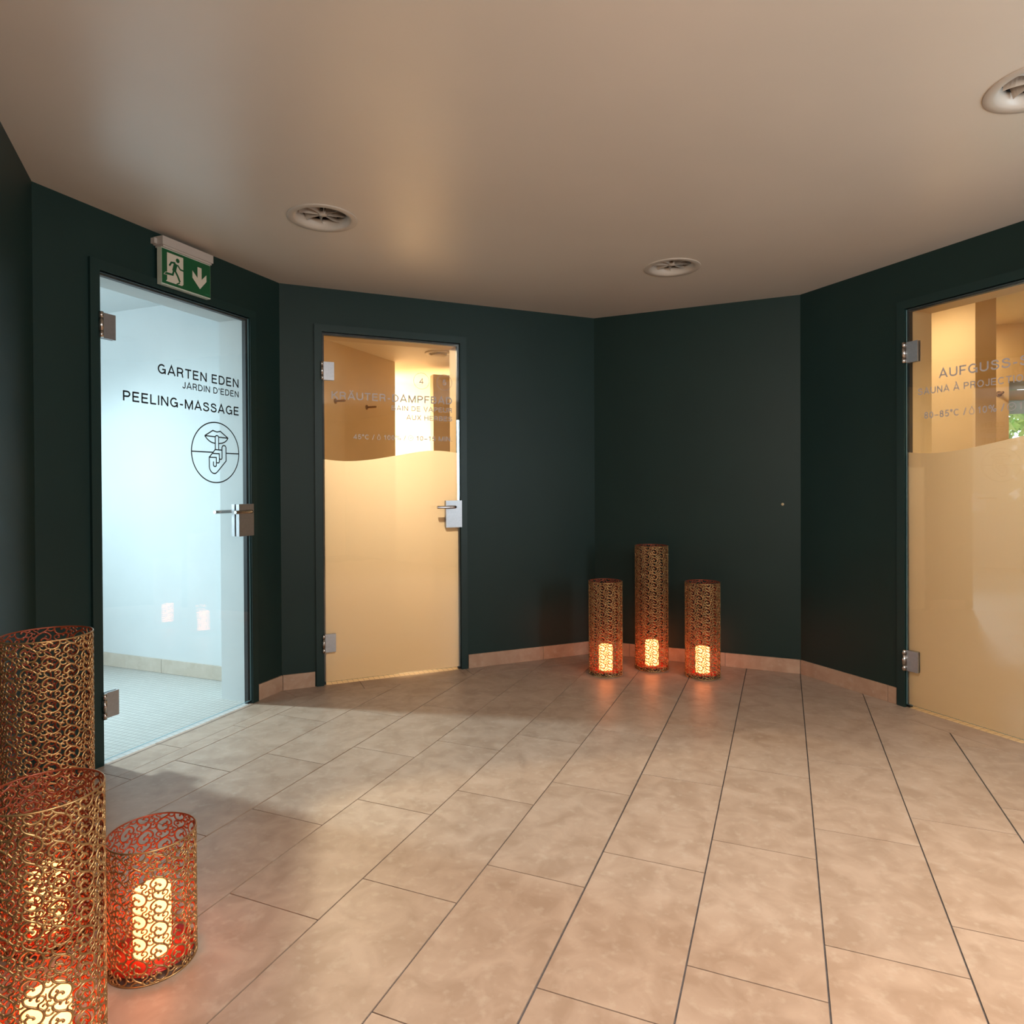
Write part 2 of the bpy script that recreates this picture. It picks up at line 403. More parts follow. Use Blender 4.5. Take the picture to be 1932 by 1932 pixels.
struct(floor, 'sandstone coloured floor of long tiles with dark grey joints', 'floor')

# ------------------------------------------------------------------ walls of the hall (outer face 0, 0.20 m thick)
def wall(name, w, s0, s1, opening, back, label, thick=0.20, ztop=H + 0.02):
    b = MB(); mats = [1, 1, 0, 1, 1, 1]
    if opening:
        a, e, zt = opening
        b.box(s0, a, 0, thick, -0.02, ztop, mats=mats); b.box(e, s1, 0, thick, -0.02, ztop, mats=mats)
        b.box(a, e, 0, thick, zt, ztop, mats=mats)
    else:
        b.box(s0, s1, 0, thick, -0.02, ztop, mats=mats)
    o = b.build(name, [M_WALL, back]); o.matrix_world = WM(w)
    return struct(o, label, 'wall')
DW = 0.815; DZ = 1.987
A1, A2, A4 = 0.250, 0.222, 0.650
wall('wall_far_left', 0, -2.50, 0.09, None, M_REAR, 'dark green wall at the far left edge behind the tall lantern', 0.15)
wall('wall_left', 1, -0.02, 1.2955, (A1 - 0.002, A1 + DW + 0.002, DZ), M_WHITE, 'dark green wall around the bright clear glass door')
wall('wall_back_left', 2, 0.0, 2.06, (A2 - 0.002, A2 + DW + 0.002, DZ), M_CREAM, 'dark green wall around the frosted door with the numbers')
wall('wall_back', 3, -0.0, 1.2596, None, M_REAR, 'plain dark green wall behind the three lanterns')
wall('wall_right', 4, 0.0, 2.40, (A4 - 0.002, A4 + DW + 0.002, DZ), M_CREAM, 'dark green wall around the frosted sauna door on the right')
def plain_wall(name, p, q, mat, label, thick=0.1, z0=-0.02, z1=H + 0.02, side=1):
    p = Vector((*p, 0)); q = Vector((*q, 0)); t = (q - p).normalized(); b = Vector((-t.y, t.x, 0)) * side
    m = MB(); pts = [p, q, q + b * thick, p + b * thick]
    m.prism([(v.x, v.y) for v in pts], z0, z1, 'z', 0)
    o = fixn(m.build(name, mat)); return struct(o, label, 'wall')
plain_wall('wall_hall_right', (2.69, 1.70), (3.1, 0.3), M_REAR, 'warm white wall right of the sauna door outside the picture')
plain_wall('wall_hall_side', (3.1, 0.3), (3.1, -2.6), M_REAR, 'warm white side wall beside the camera outside the picture')
plain_wall('wall_rear', (3.2, -2.6), (-1.0, -2.6), M_REAR, 'warm white wall behind the camera')
plain_wall('wall_near_left', (-0.98, -2.6), (-0.66, 0.16), M_REAR, 'warm white wall left of the camera')

# ceiling with real holes for the vents
VENTS = [(-0.784, 2.755), (0.828, 3.395), (1.503, 1.862)]
cpoly = [(-2.05, 2.5), (-1.45, 3.85), (0.55, 4.7), (1.95, 4.05), (3.3, 0.8), (3.3, -2.8), (-1.2, -2.8), (-1.0, 0.0)]
cb = MB(); cb.prism(cpoly[::-1], H, H + 0.06, 'z', 0)
ceil = fixn(cb.build('ceiling', M_CEIL))
cut = MB()
for (x, y) in VENTS: cut.lathe([(0.0, -0.05), (0.118, -0.05), (0.118, 0.2), (0.0, 0.2)], 48, (x, y, H))
cuto = cut.build('cutter', M_CEIL)
bm = bmesh.new(); bm.from_mesh(cuto.data); bmesh.ops.remove_doubles(bm, verts=bm.verts, dist=1e-6); bmesh.ops.recalc_face_normals(bm, faces=bm.faces); bm.to_mesh(cuto.data); bm.free()
md = ceil.modifiers.new('holes', 'BOOLEAN'); md.object = cuto; md.operation = 'DIFFERENCE'; md.solver = 'EXACT'
dg = bpy.context.evaluated_depsgraph_get()
me = bpy.data.meshes.new_from_object(ceil.evaluated_get(dg)); ceil.modifiers.clear(); ceil.data = me
bpy.data.objects.remove(cuto)
for p in ceil.data.polygons: p.use_smooth = False
struct(ceil, 'plain satin ceiling over the whole hall', 'ceiling')

# baseboards
def skirting(name, w, s0, s1, joints, label):
    b = MB(); ids = []
    e = [s0] + joints + [s1]
    for a, c in zip(e[:-1], e[1:]):
        n0 = len(b.f); b.box(a + 0.0012, c - 0.0012, -0.009, 0.0, 0.0005, 0.0835); ids.extend([(random.random(), random.random(), random.random())] * (len(b.f) - n0))
    n0 = len(b.f); b.box(s0 + 0.002, s1 - 0.002, -0.007, 0.0, 0.0005, 0.082, 1); ids.extend([(0, 0, 0)] * (len(b.f) - n0))
    o = b.build(name, [M_SKIRT, M_GROUT]); o.matrix_world = WM(w)
    a = o.data.attributes.new('tile', 'FLOAT_VECTOR', 'FACE'); a.data.foreach_set('vector', [c for t in ids for c in t])
    bevel(o, 0.0012, 1)
    return struct(o, label, 'baseboard')
skirting('baseboard_far_left', 0, -2.4, -0.005, [-1.8, -1.2, -0.6], 'tile skirting along the far left wall')
skirting('baseboard_left', 1, A1 + DW + 0.046, 1.2915, [], 'short tile skirting between the two left doors, left piece')
skirting('baseboard_back_left', 2, 0.004, A2 - 0.046, [], 'short tile skirting between the two left doors, right piece')
skirting('baseboard_back_middle', 2, A2 + DW + 0.046, 1.976, [1.592], 'tile skirting right of the frosted door with the numbers')
skirting('baseboard_back', 3, 0.006, 1.256, [0.235, 0.832], 'tile skirting behind the three lanterns')
skirting('baseboard_right', 4, 0.004, A4 - 0.046, [0.557], 'tile skirting between the back corner and the sauna door')

# ------------------------------------------------------------------ rooms behind the doors
def room_floor(name, w, pts, mat, label):
    b = MB(); b.prism(pts, -0.05, -0.001, 'z', 0); o = fixn(b.build(name, mat)); o.matrix_world = WM(w); return struct(o, label, 'floor')
def room_ceiling(name, w, pts, z, mat, label):
    b = MB(); b.prism(pts, z, z + 0.05, 'z', 0); o = fixn(b.build(name, mat)); o.matrix_world = WM(w); return struct(o, label, 'ceiling')
def lw(name, w, p, q, mat, label, thick=0.06, z1=2.25, side=1):
    return plain_wall(name, wxy(w, *p), wxy(w, *q), mat, label, thick, -0.02, z1, side)
# washroom behind the clear door
room_floor('floor_washroom', 1, [(-1.3, 0.0), (1.33, 0.0), (1.33, 3.6), (-1.3, 3.6)], M_MOS1, 'white mosaic floor seen through the clear glass door')
room_ceiling('ceiling_washroom', 1, [(-1.3, 0.18), (1.34, 0.18), (1.34, 3.6), (-1.3, 3.6)], 2.215, M_WHITE, 'white ceiling behind the clear glass door')
lw('wall_washroom_right', 1, (1.32, 3.6), (1.32, 0.19), M_WHITE, 'white wall seen through the clear glass door', 0.05, 2.25)
lw('wall_washroom_back', 1, (-1.3, 3.6), (1.37, 3.6), M_WHITE, 'white end wall behind the clear glass door')
lw('wall_washroom_left', 1, (-1.3, 0.19), (-1.3, 3.6), M_WHITE, 'white left wall behind the clear glass door')
b = MB(); ids = []
e = [0.21, 0.923, 1.52, 2.12, 2.72, 3.32]
for a, c in zip(e[:-1], e[1:]):
    n0 = len(b.f); b.box(1.311, 1.3195, a + 0.0015, c - 0.0015, 0.0005, 0.083); ids.extend([(random.random(), random.random(), random.random())] * (len(b.f) - n0))
n0 = len(b.f); b.box(1.313, 1.3195, 0.21, 3.3, 0.0005, 0.082, 1); ids.extend([(0, 0, 0)] * (len(b.f) - n0))
M_SKIRT2 = tile_mat('pale skirting tile', (0.50, 0.44, 0.36), (0.58, 0.52, 0.44), (0.60, 0.56, 0.5))
o = b.build('baseboard_washroom', [M_SKIRT2, M_GROUT]); o.matrix_world = WM(1)
a = o.data.attributes.new('tile', 'FLOAT_VECTOR', 'FACE'); a.data.foreach_set('vector', [c for t in ids for c in t])
struct(o, 'pale tile skirting behind the clear glass door', 'baseboard')
# steam bath lobby behind the frosted door
room_floor('floor_steam_lobby', 2, [(0.11, 0.0), (2.4, 0.0), (2.4, 3.1), (-1.2, 3.1), (-1.2, 1.31)], M_MOS2, 'beige mosaic floor behind the frosted door with the numbers')
room_ceiling('ceiling_steam_lobby', 2, [(0.0, 0.18), (2.4, 0.18), (2.4, 3.1), (-1.2, 3.1), (-1.2, 1.31)], 2.20, M_CREAM2, 'cream ceiling behind the frosted door with the numbers')
lw('wall_steam_lobby_left', 2, (-0.322, 0.428), (1.07, 1.82), M_CREAM, 'ochre wall with two hooks behind the frosted door', 0.10, 2.22, 1)
lw('wall_steam_lobby_back', 2, (-1.2, 3.0), (2.4, 3.0), M_CREAM2, 'brightly lit cream wall at the end behind the frosted door')
lw('wall_steam_lobby_right', 2, (2.4, 3.06), (2.4, 0.19), M_CREAM, 'ochre wall right of the steam bath lobby')
lw('wall_steam_lobby_side', 2, (-1.2, 1.31), (-1.2, 3.06), M_CREAM2, 'cream wall around the corner of the steam bath lobby')
b = MB(); b.box(1.437, 2.39, 1.9, 2.0, 0, 2.13); o = b.build('wall_steam_lobby_partition', M_CREAM); o.matrix_world = WM(2)
struct(o, 'ochre partition behind the circled number on the frosted door', 'wall')
# sauna lobby behind the right door
room_floor('floor_sauna_lobby', 4, [(-0.8, 0.0), (2.2, 0.0), (2.2, 4.2), (-0.8, 4.2)], M_MOS2, 'beige mosaic floor behind the sauna door')
room_ceiling('ceiling_sauna_lobby', 4, [(-0.8, 0.18), (2.2, 0.18), (2.2, 4.2), (-0.8, 4.2)], 2.23, M_CREAM2, 'cream ceiling behind the sauna door')
lw('wall_sauna_lobby_left', 4, (-0.72, 0.19), (-0.72, 1.2), M_CREAM, 'ochre wall at the left end of the sauna lobby')
lw('wall_sauna_lobby_right', 4, (2.2, 4.2), (2.2, 0.19), M_CREAM, 'ochre wall at the right end of the sauna lobby')
b = MB(); b.box(-0.7, 0.447, 0.90, 1.10, 0, 2.228); o = b.build('wall_sauna_lobby_partition', M_CREAM); o.matrix_world = WM(4)
struct(o, 'ochre partition seen through the sauna door', 'wall')
# back wall with a window opening (local frame q along the wall)
q0 = wp(4, -0.72, 1.103); q1 = wp(4, 2.2, 4.023); qt = (q1 - q0).normalized(); qb = Vector((-qt.y, qt.x, 0)); LQ = (q1 - q0).length
QM = Matrix((qt, qb, Vector((0, 0, 1)))).transposed().to_4x4(); QM.translation = q0
WL = (Vector(wp(4, 0.078, 1.901)) - q0).dot(qt); WW = 0.75
b = MB(); b.box(0, WL, 0, 0.16, -0.02, 2.25); b.box(WL + WW, LQ, 0, 0.16, -0.02, 2.25)
b.box(WL, WL + WW, 0, 0.16, -0.02, 0.95); b.box(WL, WL + WW, 0, 0.16, 1.83, 2.25)
o = b.build('wall_sauna_lobby_back', M_CREAM); o.matrix_world = QM; struct(o, 'ochre wall with a window behind the sauna door', 'wall')
win = empty('window_1', QM @ Matrix.Translation((WL, 0.06, 0.95))); struct(win, 'small window with greenery outside seen through the sauna door', 'window')
b = MB()
b.box(0, WW, 0, 0.05, 0.0, 0.05); b.box(0, WW, 0, 0.05, 0.755, 0.825); b.box(0, 0.002, 0, 0.05, 0.05, 0.76); b.box(WW - 0.05, WW, 0, 0.05, 0.05, 0.76)
b.build('window_frame', M_WINF, win)
b = MB(); b.box(0.003, WW - 0.05, 0.018, 0.024, 0.05, 0.755); b.build('pane', M_GLASS, win)
b = MB(); b.box(0.002, WW - 0.002, -0.03, -0.012, 0.825, 0.878); bevel(b.build('bright_head_strip', M_BLIND, win), 0.004)  # translucent strip made to glow, stands in for the sky-lit window head
b = MB(); b.box(0.002, WW - 0.002, 0.040, 0.044, 0.66, 0.756); b.build('roller_blind', M_BLIND, win)

# ------------------------------------------------------------------ text
def el(cx, cy, rx, ry, a0, a1, n=14):
    return [(cx + rx * math.cos(R(a0 + (a1 - a0) * i / n)), cy + ry * math.sin(R(a0 + (a1 - a0) * i / n))) for i in range(n + 1)]
LW = 0.142   # stroke weight of the grotesque capitals, in cap heights
def glyphs():
    a = LW / 2; t = 1 - a; ST_ = [(a, 0), (a, 1)]
    sS = [(.57, .70), (.54, .83), (.44, .91), (.32, .93), (.19, .90), (.11, .82), (.10, .72), (.15, .62), (.27, .555), (.40, .52), (.53, .46), (.60, .36), (.60, .25), (.54, .14), (.43, .08), (.32, .07), (.18, .10), (.09, .18), (.07, .31)]
    A = [[(.03, 0), (.365, 1.0), (.70, 0)], [(.15, .31), (.58, .31)]]
    g = {'A': (.73, A), 'B': (.66, [ST_, [(a, t), (.34, t)] + el(.34, .73, .21, .20, 90, -90)[1:] + [(a, .53)], [(.34, .53)] + el(.37, .30, .22, .23, 90, -90)[1:] + [(a, a)]]),
         'C': (.74, [el(.385, .5, .315, .43, 42, 318, 26)]), 'D': (.71, [ST_, [(a, t), (.31, t)] + el(.31, .5, .33, .43, 90, -90, 20)[1:] + [(a, a)]]),
         'E': (.62, [ST_, [(a, t), (.58, t)], [(a, .52), (.54, .52)], [(a, a), (.60, a)]]), 'F': (.57, [ST_, [(a, t), (.56, t)], [(a, .48), (.50, .48)]]),
         'G': (.77, [el(.385, .5, .315, .43, 44, 330, 26), [(.42, .47), (.69, .47), (.69, 0)]]), 'H': (.70, [ST_, [(.63, 0), (.63, 1)], [(a, .52), (.63, .52)]]),
         'I': (.135, [ST_]), 'J': (.50, [[(.43, 1), (.43, .29)] + el(.25, .28, .18, .21, 0, -175)[1:]]), 'K': (.67, [ST_, [(.61, 1), (a, .38)], [(.26, .60), (.64, 0)]]),
         'L': (.55, [ST_, [(a, a), (.54, a)]]), 'M': (.84, [ST_, [(.77, 0), (.77, 1)], [(a + .01, .97), (.42, .04), (.76, .97)]]), 'N': (.70, [ST_, [(.63, 0), (.63, 1)], [(a, .97), (.63, .03)]]),
         'O': (.78, [el(.39, .5, .32, .43, 0, 360, 34)]), 'P': (.63, [ST_, [(a, t), (.35, t)] + el(.35, .69, .215, .24, 90, -90)[1:] + [(a, .45)]]),
         'R': (.67, [ST_, [(a, t), (.35, t)] + el(.35, .70, .22, .23, 90, -90)[1:] + [(a, .47)], [(.36, .47), (.49, .42), (.54, .30), (.55, .10), (.60, 0)]]), 'S': (.67, [sS]),
         'T': (.62, [[(.0, t), (.62, t)], [(.31, 0), (.31, 1)]]), 'U': (.70, [[(a, 1), (a, .34)] + el(.35, .34, .2825, .27, 180, 360, 18)[1:] + [(.6325, 1)]]),
         'V': (.68, [[(.03, 1), (.34, 0), (.65, 1)]]), 'X': (.67, [[(.04, 1), (.62, 0)], [(.62, 1), (.04, 0)]]), "'": (.15, [[(a, 1), (a, .68)]]),
         '-': (.36, [[(.03, .37), (.33, .37)]]), '\u2013': (.54, [[(0, .37), (.54, .37)]]), '/': (.36, [[(.02, -.03), (.34, 1.03)]]),
         '%': (.94, [el(.20, .755, .14, .19, 0, 360), el(.74, .245, .14, .19, 0, 360), [(.63, 1), (.31, 0)]]), '\u00b0': (.30, [el(.15, .84, .11, .12, 0, 360)]), '.': (.14, [[(a, 0), (a, .14)]]),
         '0': (.56, [el(.28, .5, .21, .43, 0, 360, 26)]), '1': (.46, [[(.08, .76), (.20, .80), (.29, .98)], [(.30, 0), (.30, 1)]]), '4': (.58, [[(.42, 0), (.42, .95), (.05, .27), (.57, .27)]]),
         '5': (.57, [[(.50, t), (.16, t), (.11, .48), (.19, .56), (.29, .59), (.41, .56), (.49, .46), (.50, .33), (.46, .18), (.37, .09), (.26, .07), (.14, .11), (.08, .22)]]),
         '8': (.57, [el(.285, .735, .175, .195, 0, 360, 22), el(.285, .30, .21, .235, 0, 360, 22)]), ' ': (.22, [])}
    g['\u00c4'] = (.73, A + [[(.18, 1.17), (.30, 1.17)], [(.43, 1.17), (.55, 1.17)]])
    g['\u00c0'] = (.73, A + [[(.24, 1.26), (.41, 1.09)]])
    return g
GLY = glyphs()
def text(b, txt, right, base, cap, y, width=None, left=None, track=0.15):
    tot = sum(GLY[c][0] for c in txt) + track * (len(txt) - 1)
    sx = width / tot if width else cap
    x = right - tot * sx if right is not None else left
    for c in txt:
        w, lines = GLY[c]
        for ln in lines:
            cl = len(ln) > 4 and abs(ln[0][0] - ln[-1][0]) < 1e-6 and abs(ln[0][1] - ln[-1][1]) < 1e-6
            pts = [(x + p[0] * sx, base + p[1] * cap) for p in (ln[:-1] if cl else ln)]
            b.stroke(pts, LW * (sx + cap) / 2, y, closed=cl)
        x += (w + track) * sx
def circle_pts(cx, cz, r, n=64, a0=0, a1=360): return [(cx + r * math.cos(R(a0 + (a1 - a0) * i / n)), cz + r * math.sin(R(a0 + (a1 - a0) * i / n))) for i in range(n if a1 - a0 == 360 else n + 1)]
def drop(b, cx, base, h, w, y):
    r = h * 0.30; pts = [(cx, base + h)] + [(cx + r * math.sin(R(a)), base + r - r * math.cos(R(a))) for a in range(118, -119, -14)]
    b.stroke(pts, w, y, closed=True)
def clock(b, cx, cz, r, w, y):
    b.stroke(circle_pts(cx, cz, r, 28), w, y, closed=True); b.stroke([(cx - r * 0.42, cz + r * 0.25), (cx, cz - r * 0.15), (cx + r * 0.55, cz + r * 0.35)], w, y)

# ------------------------------------------------------------------ glass doors (local x from the left edge of the clear opening)
YF = -0.0052
def make_door(name, w, a, frosted, label):
    d = empty(name, WM(w) @ Matrix.Translation((a, 0, 0))); struct(d, label, 'door')
    b = MB(); fw = 0.0405
    b.box(-fw, 0.0, -0.013, 0.03, 0.0, DZ + fw); b.box(DW, DW + fw, -0.013, 0.03, 0.0, DZ + fw); b.box(0, DW, -0.013, 0.03, DZ, DZ + fw)
    bevel(b.build('door_frame', M_FRAME, d), 0.002)
    b = MB(); b.box(0.0, 0.014, 0.007, 0.03, 0.0, DZ); b.box(DW - 0.014, DW, 0.007, 0.03, 0.0, DZ); b.box(0.014, DW - 0.014, 0.007, 0.03, DZ - 0.014, DZ)
    b.build('seal', M_SEAL, d)
    b = MB(); b.box(0.0035, DW - 0.0035, -0.004, 0.004, 0.016, DZ - 0.006, mats=[1, 1, 0, 0, 1, 1]); b.build('glass_panel', [M_GLASS, M_GEDGE], d)
    if frosted:
        prof = [(0.004, 1.2735), (0.06, 1.267), (0.13, 1.2635), (0.20, 1.266), (0.28, 1.275), (0.36, 1.288), (0.44, 1.303), (0.52, 1.318), (0.59, 1.328), (0.655, 1.3325), (0.72, 1.330), (0.811, 1.321)]
        pts = []
        for i in range(len(prof) - 1):    # smooth the wave
            p0 = prof[max(0, i - 1)]; p1 = prof[i]; p2 = prof[i + 1]; p3 = prof[min(len(prof) - 1, i + 2)]
            for t in (0, .25, .5, .75):
                z = 0.5 * ((2 * p1[1]) + (-p0[1] + p2[1]) * t + (2 * p0[1] - 5 * p1[1] + 4 * p2[1] - p3[1]) * t * t + (-p0[1] + 3 * p1[1] - 3 * p2[1] + p3[1]) * t ** 3)
                pts.append((p1[0] + (p2[0] - p1[0]) * t, z))
        pts.append(prof[-1])
        b = MB()
        for p, q in zip(pts[:-1], pts[1:]):
            b.add([(p[0], 0.0046, 0.018), (q[0], 0.0046, 0.018), (q[0], 0.0046, q[1]), (p[0], 0.0046, p[1])], [(0, 1, 2, 3)])
        b.build('frosted_film', M_FROST, d)
    for z in (1.717, 0.186):
        b = MB(); b.box(0.008, 0.067, -0.0125, -0.0045, z, z + 0.102); b.box(0.008, 0.067, 0.0055, 0.012, z, z + 0.102)
        hg = bevel(b.build('hinge', M_STEEL, d), 0.0012)
        b = MB()
        for z0, z1 in ((0, 0.0245), (0.0262, 0.0765), (0.0782, 0.102)):
            b.lathe([(0.0, z + z0), (0.0085, z + z0), (0.0085, z + z1), (0.0, z + z1)], 16, (0.0, -0.0185, 0))
        b.box(-0.002, 0.010, -0.0125, -0.010, z + 0.002, z + 0.1)
        b.build('hinge_barrel', M_STEEL2, hg)
    b = MB(); b.box(DW - 0.098, DW + 0.003, -0.024, -0.0142, 0.869, 1.031); b.box(DW - 0.098, DW - 0.008, -0.0142, -0.0045, 0.869, 1.031); b.box(DW - 0.098, DW - 0.02, 0.0055, 0.024, 0.869, 1.031)
    lk = bevel(b.build('lock_case', M_STEEL, d), 0.0015)
    b = MB(); xl = DW - 0.048; zl = 0.993
    for sg in (-1, 1):
        pts = [(xl, sg * 0.022, zl), (xl, sg * 0.05, zl)] + [(xl - 0.016 + 0.016 * math.cos(R(t)), sg * (0.05 + 0.016 * math.sin(R(t))), zl) for t in (22, 45, 68, 90)] + [(xl - 0.118, sg * 0.066, zl)]
        b.tube(pts, 0.0088, 12); pass
    b.build('lever_handle', M_STEEL2, lk)
    gp = [c for c in d.children if c.name.startswith('glass_panel')][0]
    return d, gp

d1, g1 = make_door('door_1', 1, A1, False, 'clear glass door below the green exit sign, black lettering and emblem')
b = MB(); rx = 0.990 - A1
text(b, 'GARTEN EDEN', rx, 1.6175, 0.0425, YF, 0.4705)
text(b, "JARDIN D'EDEN", rx, 1.5690, 0.0300, YF, 0.342)
text(b, 'PEELING-MASSAGE', rx, 1.4775, 0.0425, YF, 0.6385)
tag(b.build('lettering', M_PRINT, g1), 'black lettering')
b = MB(); ecx, ecz, er = 0.842 - A1, 1.2845, 0.1455; ew = 0.0058
def E(p):
    X, Y = p; return (ecx + (X - 737) / 1350 * 0.295, ecz + (952.5 + (X - 737) * 0.0642 - Y) * 0.0001725)
b.stroke(circle_pts(ecx, ecz, er, 72), ew, YF, closed=True)
for ln in ([(75, 912), (640, 945)], [(1025, 975), (1395, 995)],
           [(425, 485), (650, 335), (700, 355), (760, 375), (810, 367), (860, 355), (1085, 545)], [(425, 485), (715, 510)], [(810, 520), (1085, 545)],
           [(425, 485), (490, 572), (550, 630), (620, 672), (710, 695)], [(815, 700), (910, 690), (990, 655), (1040, 612), (1085, 545)],
           [(715, 870), (715, 515), (725, 490), (760, 475), (797, 490), (810, 515), (810, 870)],
           [(545, 1080), (710, 870), (905, 885)], [(640, 975), (825, 985), (828, 1110), (840, 1138), (865, 1148), (893, 1138), (905, 1110), (905, 810), (920, 770), (958, 750), (1000, 768), (1020, 810), (1022, 1195), (770, 1495), (735, 1525), (690, 1540), (630, 1520), (585, 1470), (553, 1400), (545, 1340), (545, 1080), (742, 1092), (742, 1300), (735, 1330), (705, 1347), (672, 1330), (660, 1300), (660, 1200)],
           [(745, 1222), (765, 1242), (790, 1246), (818, 1235), (828, 1205), (828, 1100)]):
    b.stroke([E(p) for p in ln], ew, YF)
tag(b.build('emblem', M_PRINT, g1), 'black round emblem of lips with a finger on them')

d2, g2 = make_door('door_2', 2, A2, True, 'frosted glass door with circled numbers 4 and 5, second door from the left')
b = MB(); rx = 0.9865 - A2
b.stroke(circle_pts(0.7965 - A2, 1.7445, 0.0475, 48), 0.0022, YF, closed=True); b.stroke(circle_pts(0.9385 - A2, 1.7445, 0.0475, 48), 0.0022, YF, closed=True)
text(b, '4', None, 1.727, 0.034, YF, 0.025, 0.784 - A2); text(b, '5', None, 1.727, 0.034, YF, 0.024, 0.9265 - A2)
text(b, 'KR\u00c4UTER-DAMPFBAD', rx, 1.6135, 0.0425, YF, 0.7125)
text(b, 'BAIN DE VAPEUR', rx, 1.5635, 0.0285, YF, 0.3705)
text(b, 'AUX HERBES', rx, 1.5110, 0.0285, YF, 0.282)
zb = 1.3895; cp = 0.0275
text(b, '45\u00b0C /', None, zb, cp, YF, 0.1195, 0.3955 - A2); drop(b, 0.541 - A2, zb, 0.031, 0.0030, YF)
text(b, '100% /', None, zb, cp, YF, 0.131, 0.569 - A2); clock(b, 0.7290 - A2, zb + 0.0137, 0.0150, 0.0026, YF)
text(b, '10\u201315 MIN.', None, zb, cp, YF, 0.2225, 0.7625 - A2)
tag(b.build('lettering', M_GREYTXT, g2), 'grey lettering')

d4, g4 = make_door('door_3', 4, A4, True, 'frosted glass sauna door cut off by the right picture edge')
b = MB(); 
text(b, 'AUFGUSS-SAUNA', None, 1.6175, 0.0425, YF, 0.568, 0.8177 - A4)
text(b, 'SAUNA \u00c0 PROJECTION', None, 1.5495, 0.0315, YF, 0.4928, 0.7141 - A4)
zb = 1.4315; cp = 0.0315
text(b, '80\u201385\u00b0C /', None, zb, cp, YF, 0.196, 0.7457 - A4); drop(b, 0.9660 - A4, zb, 0.035, 0.0032, YF)
text(b, '10% /', None, zb, cp, YF, 0.112, 0.9900 - A4); clock(b, 1.1305 - A4, zb + 0.0155, 0.0165, 0.003, YF)
text(b, '1', None, zb, cp, YF, None, 1.1580 - A4)
tag(b.build('lettering', M_GREYTXT, g4), 'light grey lettering')

# ------------------------------------------------------------------ exit sign
sg = empty('exit_sign', WM(1) @ Matrix.Translation((0.508, 0, 2.0)))
tag(sg, 'green escape route sign with running figure and down arrow above the clear glass door', 'exit sign')
SW = 0.278
b = MB(); b.box(0, SW, -0.055, 0.0, 0.172, 0.209); b.box(0.006, SW - 0.006, -0.050, -0.004, 0.163, 0.172); b.box(-0.014, 0.0, -0.022, 0.0, 0.176, 0.2)
bevel(b.build('housing', M_PLASTIC, sg), 0.0015)
b = MB(); b.box(0.004, SW - 0.006, -0.042, -0.016, 0.004, 0.163)
pn = bevel(b.build('sign_panel', M_ACRYL, sg), 0.001)
b = MB(); b.box(0.0055, SW - 0.0075, -0.0430, -0.042, 0.0085, 0.1595); b.build('green_face', M_GREEN, pn)
gx0, gx1, gz0, gz1 = 0.0055, SW - 0.0075, 0.0085, 0.1595
def G(p):
    X, Y = p; u = (X - 225) / 1190.0; top = 510 + 0.386 * (X - 225); bot = 1355 + 0.336 * (X - 225)
    return (gx0 + u * (gx1 - gx0), gz1 - (Y - top) / (bot - top) * (gz1 - gz0))
y1, y2 = -0.0435, -0.0440
b = MB()
b.poly([G(p) for p in [(340, 620), (340, 1285), (310, 1320), (560, 1405), (630, 1425), (690, 1445), (725, 1420), (725, 765)]], y1, 0)
b.poly([G(p) for p in [(1080, 980), (1080, 1250), (950, 1060), (950, 1240), (1140, 1525), (1310, 1355), (1310, 1190), (1185, 1300), (1185, 1020)]], y1, 0)
b.stroke([G(p) for p in [(350, 1098), (300, 1105), (268, 1150), (350, 1172)]], 0.0022, y1, 0)
hc = G((590, 832)); b.poly([(hc[0] + 0.0098 * math.cos(R(t)), hc[1] + 0.0098 * math.sin(R(t))) for t in range(0, 360, 20)], y2, 1)
for pts, wdt in (([(392, 950), (440, 872), (535, 890)], 0.0082), ([(545, 905), (520, 1000), (500, 1090)], 0.0195), ([(585, 935), (650, 1048), (735, 1085)], 0.0075),
                 ([(495, 1075), (470, 1172), (310, 1130)], 0.0090), ([(525, 1075), (585, 1200), (640, 1350)], 0.0095), ([(560, 1405), (640, 1368)], 0.0060)):
    b.stroke([G(p) for p in pts], wdt, y2, 1)
b.poly([G(p) for p in [(1270, 1640), (1280, 1660), (1385, 1702), (1370, 1672)]], y1, 2)
b.build('pictogram', [M_SIGNW, M_GREEN, M_GREEN2], pn)

# ------------------------------------------------------------------ small cap on the back wall
b = MB(); b.lathe([(0.0, 0.006), (0.003, 0.006), (0.0035, 0.0045), (0.007, 0.0045), (0.0085, 0.003), (0.0085, 0.0)], 24)
o = b.build('wall_plug_cover', M_BRASS); o.matrix_world = WM(3) @ Matrix.Translation((1.1615, 0, 1.0)) @ Matrix.Rotation(R(90), 4, 'X')
tag(o, 'tiny beige round cap on the dark green back wall, right of the lanterns', 'cap')

